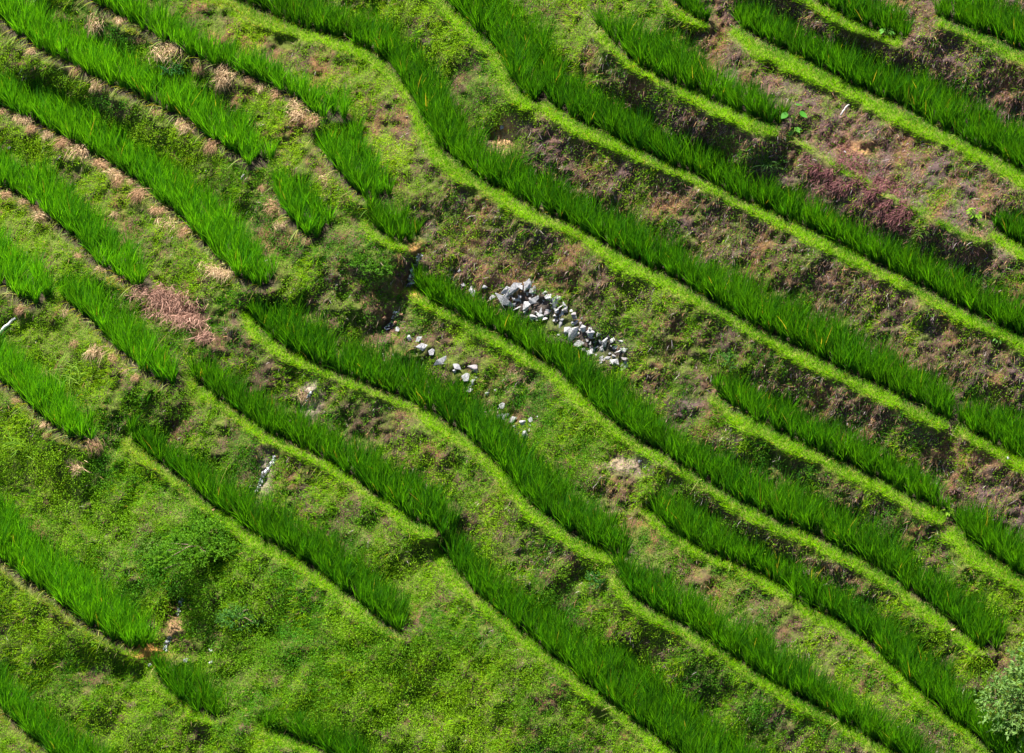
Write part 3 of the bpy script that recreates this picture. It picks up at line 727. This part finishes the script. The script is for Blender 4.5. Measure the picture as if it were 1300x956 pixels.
# slab orientation helpers: facing the valley, long side tilted
FACE = lambda r: (Matrix.Rotation(math.radians(-25), 4, 'Z') @ Matrix.Rotation(math.radians(62), 4, 'X') @ Matrix.Rotation(r, 4, 'Z')).to_euler()
PG = 'pale stones of the big stone pile'
for (me, u, v, px, r, lb) in ((SLAB[0], 655, 367, 19, 1.05, 'largest pale slab, standing upright at the upper end of the stone pile'),
                              (SLAB[1], 645, 381, 20, -.25, 'long white slab lying below the largest upright slab'),
                              (SLAB[2], 645, 367, 12, .6, 'thin curved pale slab left of the largest upright slab'),
                              (SLAB[3], 671, 364, 16, 1.3, 'narrow upright pale slab right of the largest slab'),
                              (ST[1], 670, 389, 17, 0, 'bulky white stone at the middle of the upper pile, above the rice tips'),
                              (ST[3], 676, 402, 14, .4, 'white stone at the foot of the upper pile against the rice'),
                              (SLAB[1], 680, 378, 14, .95, 'leaning grey slab right of the bulky white stone'),
                              (ST[5], 771, 436, 13, 1.4, 'tall white block in the lower end of the stone pile'),
                              (ST[6], 781, 461, 13, .2, 'lowest white stone of the pile, at its right foot'),
                              (ST[7], 721, 418, 15, .7, 'leaning white stone in the middle of the long pile'),
                              (SLAB[2], 729, 425, 17, 1.15, 'upright pale slab in the middle of the long pile'),
                              (ST[8], 740, 416, 15, 0, 'broad grey white stone at the top edge of the middle pile')):
    stone(me, u, v, px, lb, PG, FACE(r), .3)
spine = resample(np.array([(640,376),(662,376),(680,382),(700,392),(716,408),(735,422),(755,434),(775,446),(797,458)], float), 150)
wid = np.interp(np.arange(150), [0, 29, 58, 87, 149], [13, 24, 18, 20, 17])
for i, (u, v) in enumerate(spine):
    uu, vv = u + random.gauss(0, 4), v + random.uniform(-1, 1) * wid[i]
    nm = 'upper left end' if i < 58 else ('middle' if i < 100 else 'lower right end')
    me = random.choice(ST + SLAB) if random.random() > .07 else random.choice(STD)
    dark = me in STD
    stone(me, uu, vv, random.choice([4, 5, 6, 7, 8, 8, 9, 11, 13]), f'{"dark" if dark else "small pale"} angular stone at the {nm} of the big pile', PG if not dark else 'dark stones of the big pile',
          FACE(random.uniform(0, 3.1)) if random.random() < .6 else None, random.uniform(-.1, .35), (1, 1, random.uniform(.6, 1)))
LG = 'white stones in the line above the winding rice strip'
line = [(507,420,9),(521,430,10),(533,432,10),(538,441,15),(547,445,12),(563,458,15),(581,463,11),(578,473,8),(593,481,15),(602,485,9),(597,494,8),(620,501,9),(640,515,11),(642,525,14),(653,535,12),(664,541,13),(675,535,9),(671,553,13)]
for i, (u, v, px) in enumerate(line):
    n_ = (ORD + ['seventeenth', 'last'])[i] if i < len(line) - 1 else 'last'
    stone((SLAB if i in (3, 5, 13) else ST)[i % 4], u, v, px, f'white stone, {n_} from the upper left in the line above the winding rice', LG, FACE(random.uniform(-.3, 1)), .35)
for i in range(16):
    u, v, _ = line[random.randrange(9, 18)]
    stone(random.choice(ST), u + random.gauss(0, 6), v + random.gauss(0, 6), random.choice([4, 5, 6]), 'fist sized grey stone between the larger stones of the white line', 'little stones in the white line')
for (me, u, v, px, lb) in ((STD[0], 603, 467, 18, 'dark purple boulder just above the line of white stones'), (ST[2], 602, 370, 13, 'lone white stone among rice tips left of the stone pile'),
        (ST[4], 616, 362, 11, 'pale stone on bare soil left of the stone pile'), (ST[0], 589, 361, 8, 'small grey stone behind the rice, furthest left of the pile'), (ST[5], 627, 378, 10, 'pale stone sunk in rice between the lone white stone and the pile'),
        (ST[3], 585, 344, 7, 'tiny pale stone highest on the bare patch left of the pile'),
        (STO[0], 512, 401, 11, 'rusty orange stone right of the rivulet, the upper of two'), (STO[1], 506, 411, 10, 'rusty orange stone right of the rivulet, the lower of two'), (STO[2], 486, 402, 10, 'rusty stone left of the rivulet'),
        (ST[2], 269, 826, 8, 'white stone in the grass at the bottom left, upper of two'), (ST[6], 270, 841, 10, 'white stone in the grass at the bottom left, lower of two'), (ST[1], 236, 839, 9, 'pale stone behind the bottom left rice clump'),
        (ST[7], 190, 846, 8, 'grey stone below the orange puddle'), (SLO[0], 222, 775, 17, 'flat brown slab in the dark weedy hollow'), (SLO[1], 214, 784, 11, 'smaller brown slab under the flat one in the hollow'),
        (STD[1], 11, 188, 9, 'dark grey stone by the left edge, upper left'), (ST[8], 1281, 583, 6, 'small cream stone on the grassy rim at the right edge'), (STO[2], 1209, 802, 9, 'tan flat stone on the rim at the lower right'),
        (ST[0], 1073, 194, 5, 'tiny white stone on the bare orange soil'), (ST[4], 813, 584, 7, 'pale pinkish stone on the bank right of the centre, upper of two'), (ST[2], 821, 593, 7, 'pale pinkish stone on the bank right of the centre, lower of two'),
        (STO[0], 271, 649, 6, 'cream stone on the rim at the lower left'), (STD[2], 520, 352, 10, 'dark wet stone beside the rivulet'),
        (ST[3], 640, 160, 9, 'cream stone in the dark notch at the top centre'), (STO[1], 634, 176, 8, 'rusty stone low in the dark notch at the top centre')):
    stone(me, u, v, px, lb, None, None, .3)

# ------------------------------------------------------------------ trickles of water
def ribbon(label, pts, w):
    pl = resample(np.array(pts, float), 26); pl = smooth(pl, 2); pl[:, 0] += rng.normal(0, .9, 26)
    tg = np.gradient(pl, axis=0); tg /= np.linalg.norm(tg, axis=1)[:, None]; nn = np.c_[tg[:, 1], -tg[:, 0]]
    ww = w * rng.uniform(.55, 1.2, 26)
    a = pl - nn * ww[:, None] * .5; c = pl + nn * ww[:, None] * .5
    pa, na = frame(a[:, 0], a[:, 1]); pb, _ = frame(c[:, 0], c[:, 1]); pm, nm = frame(pl[:, 0], pl[:, 1])
    pa += na * .03; pb += na * .03; pm += nm * .06
    V = np.stack([pa, pm, pb], 1).reshape(-1, 3)
    q = []
    for i in range(25): q += [[3*i, 3*i+3, 3*i+4, 3*i+1], [3*i+1, 3*i+4, 3*i+5, 3*i+2]]
    tag(mesh_obj('rivulet', V, q, MAT_WATER, smooth_=True), label, 'rivulet', kind='structure')
ribbon('white trickle of water left of the rice strip by the stones', [(533,322),(528,334),(522,346),(522,356),(518,367)], 8)
ribbon('thin trickle between rusty stones', [(504,394),(500,404),(494,412),(490,420)], 7)
ribbon('white trickle down the bank at the lower left', [(350,578),(345,590),(337,602),(332,612),(325,626)], 5)
ribbon('pale trickle left of centre', [(396,497),(391,506),(384,520)], 4)
ribbon('trickle in the weedy hollow at the bottom left', [(232,758),(229,770),(226,782)], 5)
ribbon('thin white trickle ending at the bottom left puddle', [(217,808),(213,816),(211,826)], 5)

# ------------------------------------------------------------------ poles and sticks
def pole(name, label, cat, a, b_, r, mat, lift):
    pa = P(np.array([a[0]]), np.array([a[1]]))[0] + [0, 0, lift[0]]; pb = P(np.array([b_[0]]), np.array([b_[1]]))[0] + [0, 0, lift[1]]
    n = 9; t = np.linspace(0, 1, n)[:, None]; c = pa * (1 - t) + pb * t; c[:, 2] += .03 * np.sin(t[:, 0] * math.pi)
    c[1:-1] += rng.normal(0, .006, (n - 2, 3))
    ax = unit(pb - pa); s1 = unit(np.cross(ax, [0, 0, 1.])); s2 = np.cross(s1, ax)
    V = []; k = 8
    for i in range(n):
        rr = r * (1 - .35 * i / n)
        for j in range(k):
            g = 2 * math.pi * j / k; V.append(c[i] + (s1 * math.cos(g) + s2 * math.sin(g)) * rr)
    q = [[i*k+j, i*k+(j+1) % k, (i+1)*k+(j+1) % k, (i+1)*k+j] for i in range(n-1) for j in range(k)]
    q += [[0, 3, 2, 1], [0, 5, 4, 3], [0, 7, 6, 5]]; e = (n-1)*k
    q += [[e, e+1, e+2, e+3], [e, e+3, e+4, e+5], [e, e+5, e+6, e+7]]
    tag(mesh_obj(name, V, q, mat, smooth_=True), label, cat)
pole('pole', 'bleached white pole lying on the bank at the left edge', 'pole', (-14, 440), (20, 407), .030, MAT_WOOD, (.03, .05))
pole('stick', 'grey stick lying on the bank right of the top left rice strips', 'stick', (293, 251), (310, 226), .018, MAT_TWIG, (.05, .07))
pole('stick', 'pale stick on the purple bank below the long upper right strip', 'stick', (1067, 150), (1078, 138), .014, MAT_TWIG, (.05, .07))

# ------------------------------------------------------------------ shrubs and leafy plants
def tube(pts, r0, r1, k=6):
    pts = np.array(pts, float); n = len(pts); V = []; q = []
    tg = unit(np.gradient(pts, axis=0))
    for i in range(n):
        s1 = unit(np.cross(tg[i], [.3, .9, .2])); s2 = np.cross(tg[i], s1); r = r0 + (r1 - r0) * i / (n - 1)
        for j in range(k):
            g = 2 * math.pi * j / k; V.append(pts[i] + (s1 * math.cos(g) + s2 * math.sin(g)) * r)
    q = [[i*k+j, i*k+(j+1) % k, (i+1)*k+(j+1) % k, (i+1)*k+j] for i in range(n-1) for j in range(k)]
    return np.array(V), np.array(q), np.ones((len(V), 3))
def bush(label, u, v, blobs, nleaf, ll, c0, c1, stems=9, cat='bush'):
    """blobs: (dx, dy, dz, rx, ry, rz) metres from the foot"""
    foot = P(np.array([float(u)]), np.array([float(v)]))[0]
    e = bpy.data.objects.new('bush', None); COL.objects.link(e); e.location = foot
    e.empty_display_size = .2
    tag(e, label, cat)
    vol = np.array([b[3] * b[4] * b[5] for b in blobs]) ** .7; vol /= vol.sum()
    bl = np.array(blobs); sp_parts = []
    Ls = []
    # sprigs: short shoots on and inside the lobes, leaves along them
    ns = nleaf // 12
    k = rng.choice(len(bl), ns, p=vol); dd = unit(rng.normal(size=(ns, 3))); dd[:, 2] = np.abs(dd[:, 2]) * .9 - .15
    rr = rng.uniform(.55, 1.0, ns)
    org = bl[k, :3] + dd * bl[k, 3:] * rr[:, None]
    od = unit(dd + np.array([0, 0, .4]) + rng.normal(size=(ns, 3)) * .45)
    sl = ll * rng.uniform(1.6, 3.2, ns)
    hid = np.repeat(np.arange(ns), 12); n = len(hid)
    t = np.tile(np.linspace(.05, 1, 12), ns)
    base = org[hid] + od[hid] * (sl[hid] * t)[:, None]
    d = unit(od[hid] * .5 + rng.normal(size=(n, 3)) * .7)
    nm = unit(np.cross(d, rng.normal(size=(n, 3))) * .5 + np.array([0, 0, 1.]))
    ln = ll * rng.uniform(.6, 1.15, n)
    c = mixc(c0, c1, np.clip(rng.random(ns)[hid] * .7 + rng.uniform(0, .3, n), 0, 1)) * rng.uniform(.75, 1.2, n)[:, None]
    V, Q, C = leaves(base, d, nm, ln, ln * rng.uniform(.35, .5, n), c)
    mesh_obj('foliage', V, Q, MAT_WEED, C, parent=e)
    for i in range(min(stems, ns)):
        j = rng.integers(ns); end = org[j] + od[j] * sl[j] * .6
        mid = end * .5 + rng.normal(0, .04, 3) + [0, 0, .05]
        st = np.array([[0, 0, -.05], mid * .5, mid, end]) ; st[0, :2] += rng.normal(0, .06, 2)
        V, Q, C = tube(st, .014, .005)
        mesh_obj('stem', V, Q, MAT_BARK, C, parent=e, smooth_=True)
    return e
bush('pale grey green shrub in the lower right corner', 1310, 914, [(-.15,.05,.35,.45,.4,.35),(.15,.15,.55,.45,.4,.4),(.05,.35,.75,.28,.3,.28),(-.42,-.1,.3,.3,.25,.22),(.3,-.2,.3,.4,.35,.3),(-.1,-.35,.2,.4,.3,.25)],
     5200, .075, (.06, .15, .025), (.18, .29, .08), 14)
bush('dense dark green bush in the hollow at the lower left', 262, 694, [(0,.05,.03,.34,.3,.15),(.30,.30,.06,.28,.3,.16),(-.38,-.05,.03,.26,.26,.13),(-.05,.45,.06,.26,.3,.15),(.25,-.1,.03,.24,.25,.12),(-.62,-.3,.02,.24,.22,.12),(-.2,-.35,.02,.2,.2,.12),(.1,.25,.14,.2,.2,.12)], 14000, .036, (.030, .115, .005), (.125, .28, .010), 6)
bush('low yellowish green bush left of the dense dark one', 205, 700, [(0,0,.04,.26,.2,.17),(-.15,.1,.06,.2,.18,.14)], 2600, .040, (.06, .15, .02), (.15, .25, .03), 5)
bush('dark leafy bush on the bank left of the rivulet', 484, 340, [(0,0,.02,.22,.2,.10),(.15,.05,.03,.15,.15,.09),(-.2,.1,.01,.2,.2,.09)], 2200, .034, (.04, .14, .01), (.11, .26, .015), 4)
bush('small green bush on the bank at the upper left, below a straw clump', 225, 88, [(0,0,.03,.24,.16,.12)], 1500, .034, (.02, .09, .025), (.05, .18, .04), 4)
bush('dark weedy bush on the bank under the dense bush, lower left', 300, 790, [(0,0,.04,.25,.2,.14),(.3,.1,.03,.2,.2,.12)], 2200, .04, (.03, .11, .018), (.08, .2, .03), 4)
bush('green leafy bush on the bank above the dark right hand strip', 930, 460, [(0,0,.03,.18,.14,.11)], 1000, .034, (.03, .11, .02), (.08, .2, .03), 4)
bush('small round bush below the end of the winding strip', 762, 738, [(0,0,.03,.2,.14,.1)], 1000, .034, (.025, .1, .02), (.06, .18, .03), 3)

def leafy(label, u, v, n, L, W, c, h=.22, cat='plant', name='broadleaf_plant'):
    foot = P(np.array([float(u)]), np.array([float(v)]))[0]
    e = bpy.data.objects.new(name, None); COL.objects.link(e); e.location = foot; tag(e, label, cat)
    for i in range(n):
        g = rng.uniform(0, 6.28) if n > 3 else (-2.4 + 1.7 * i + rng.normal(0, .2))
        d = np.array([math.cos(g), math.sin(g), 0]); hh = h * rng.uniform(.7, 1.2)
        tip0 = d * hh * .6 + np.array([0, 0, hh])
        V, Q, C = tube([[0, 0, -.03], d * hh * .15 + [0, 0, hh * .5], d * hh * .35 + [0, 0, hh * .85], tip0], .006, .004, 5)
        st = mesh_obj('stalk', V, Q, MAT_WEED, C * np.array([.10, .2, .03]), parent=e, smooth_=True)
        s = np.array([-d[1], d[0], 0]); l = L * rng.uniform(.8, 1.15); w = W * rng.uniform(.8, 1.1); k = 7
        V = []; dn = unit(d + np.array([0, 0, -.55]))
        for a in range(k):
            t = a / (k - 1); ww = w * .5 * (math.sin(math.pi * min(.06 + t * .98, 1)) ** .7) * (1.25 - .5 * t)
            c0 = tip0 + dn * (t - .15) * l; V += [c0 - s * ww + [0, 0, .015], c0, c0 + s * ww + [0, 0, .015]]
        q = []
        for a in range(k - 1): q += [[3*a, 3*a+1, 3*a+4, 3*a+3], [3*a+1, 3*a+2, 3*a+5, 3*a+4]]
        mesh_obj('leaf', V, q, MAT_WEED, np.ones((len(V), 3)) * np.array(c) * rng.uniform(.8, 1.2), parent=e, smooth_=True)
leafy('taro plant with two or three broad bright leaves at the end of the rice strip', 1006, 156, 3, .16, .11, (.05, .19, .02), .22, 'taro plant', 'taro_plant')
leafy('leafy weed on the rim below the taro leaves', 1006, 172, 7, .09, .06, (.10, .25, .04), .10)
leafy('yellow green leafy weed beside the small rice clump at the right edge', 1238, 280, 16, .07, .04, (.16, .30, .02), .14)
leafy('pale leafy weed in the grass rim at the right edge, below the straight strip', 1268, 438, 16, .06, .035, (.10, .22, .04), .12)
leafy('yellow green broad weed hanging over the bright rim, right of centre bottom', 1203, 655, 12, .07, .04, (.17, .31, .02), .08)
leafy('broad leaved weed on the rim by the end of the top strip', 1126, 47, 12, .08, .05, (.08, .22, .03), .12)

def grass_tuft(label, u, v, n, ln, c0, c1, spread=.12):
    foot = P(np.array([float(u)]), np.array([float(v)]))[0]
    az = rng.uniform(0, 6.28, n); sp = rng.uniform(.1, .8, n)
    d = unit(np.c_[np.cos(az) * np.sin(sp), np.sin(az) * np.sin(sp), np.cos(sp)])
    base = rng.normal(0, spread, (n, 3)) * [1, 1, .1]
    bd = np.c_[np.cos(az) * .5, np.sin(az) * .5, -rng.uniform(.2, .7, n)]
    V, Q, C = blades(base, d, bd, rng.uniform(*ln, n), rng.uniform(.009, .014, n), mixc(c0, c1, rng.random(n)), 4)
    o = mesh_obj('grass_tuft', V, Q, MAT_GRASS, C); o.location = foot; tag(o, label, 'grass tuft')
grass_tuft('tall bright grass tuft on the bank right of the white pole', 96, 476, 160, (.2, .4), (.08, .2, .015), (.22, .34, .05))
grass_tuft('long pale grass tuft at the left edge near the lower straw clumps', 28, 566, 140, (.18, .36), (.08, .2, .015), (.2, .32, .05))
grass_tuft('dark spiky grass tuft on the bank right of the taro plant', 978, 210, 60, (.15, .28), (.03, .1, .02), (.08, .16, .04), .06)
grass_tuft('thin spiky grass tuft on the purple bank at the right', 1174, 294, 50, (.15, .3), (.07, .18, .02), (.16, .26, .04), .05)

# ------------------------------------------------------------------ light, sky, camera
SUN_EL = math.radians(67); SUN_AZ = math.radians(-42)          # azimuth measured from +Y (away from the viewer) towards +X
sd = Vector((math.sin(SUN_AZ) * math.cos(SUN_EL), math.cos(SUN_AZ) * math.cos(SUN_EL), math.sin(SUN_EL)))
sl = bpy.data.lights.new('sun', 'SUN'); sl.energy = 5.0; sl.angle = math.radians(.5); sl.color = (1, .95, .86)
so = bpy.data.objects.new('sun', sl); COL.objects.link(so); so.rotation_euler = sd.to_track_quat('Z', 'Y').to_euler()
w = bpy.data.worlds.new('World'); scene.world = w; w.use_nodes = True
nt = w.node_tree; nt.nodes.clear()
sky = nt.nodes.new('ShaderNodeTexSky'); sky.sky_type = 'NISHITA'; sky.sun_disc = False; sky.sun_elevation = SUN_EL; sky.sun_rotation = SUN_AZ
bg = nt.nodes.new('ShaderNodeBackground'); bg.inputs[1].default_value = .05
wo = nt.nodes.new('ShaderNodeOutputWorld'); nt.links.new(sky.outputs[0], bg.inputs[0]); nt.links.new(bg.outputs[0], wo.inputs[0])
cd = bpy.data.cameras.new('camera'); cam = bpy.data.objects.new('camera', cd); COL.objects.link(cam)
cd.sensor_width = 36; cd.sensor_fit = 'HORIZONTAL'; cd.lens = 36 * FPX / 1300; cd.clip_start = 1; cd.clip_end = 400
cam.location = CAM; cam.rotation_euler = (math.pi / 2 - PITCH, 0, 0); scene.camera = cam
vs_ = scene.view_settings; vs_.view_transform = 'Standard'; vs_.look = 'None'; vs_.exposure = 1.9; vs_.gamma = 1; vs_.use_curve_mapping = False
scene.cycles.max_bounces = 6; scene.cycles.transmission_bounces = 4; scene.cycles.diffuse_bounces = 3
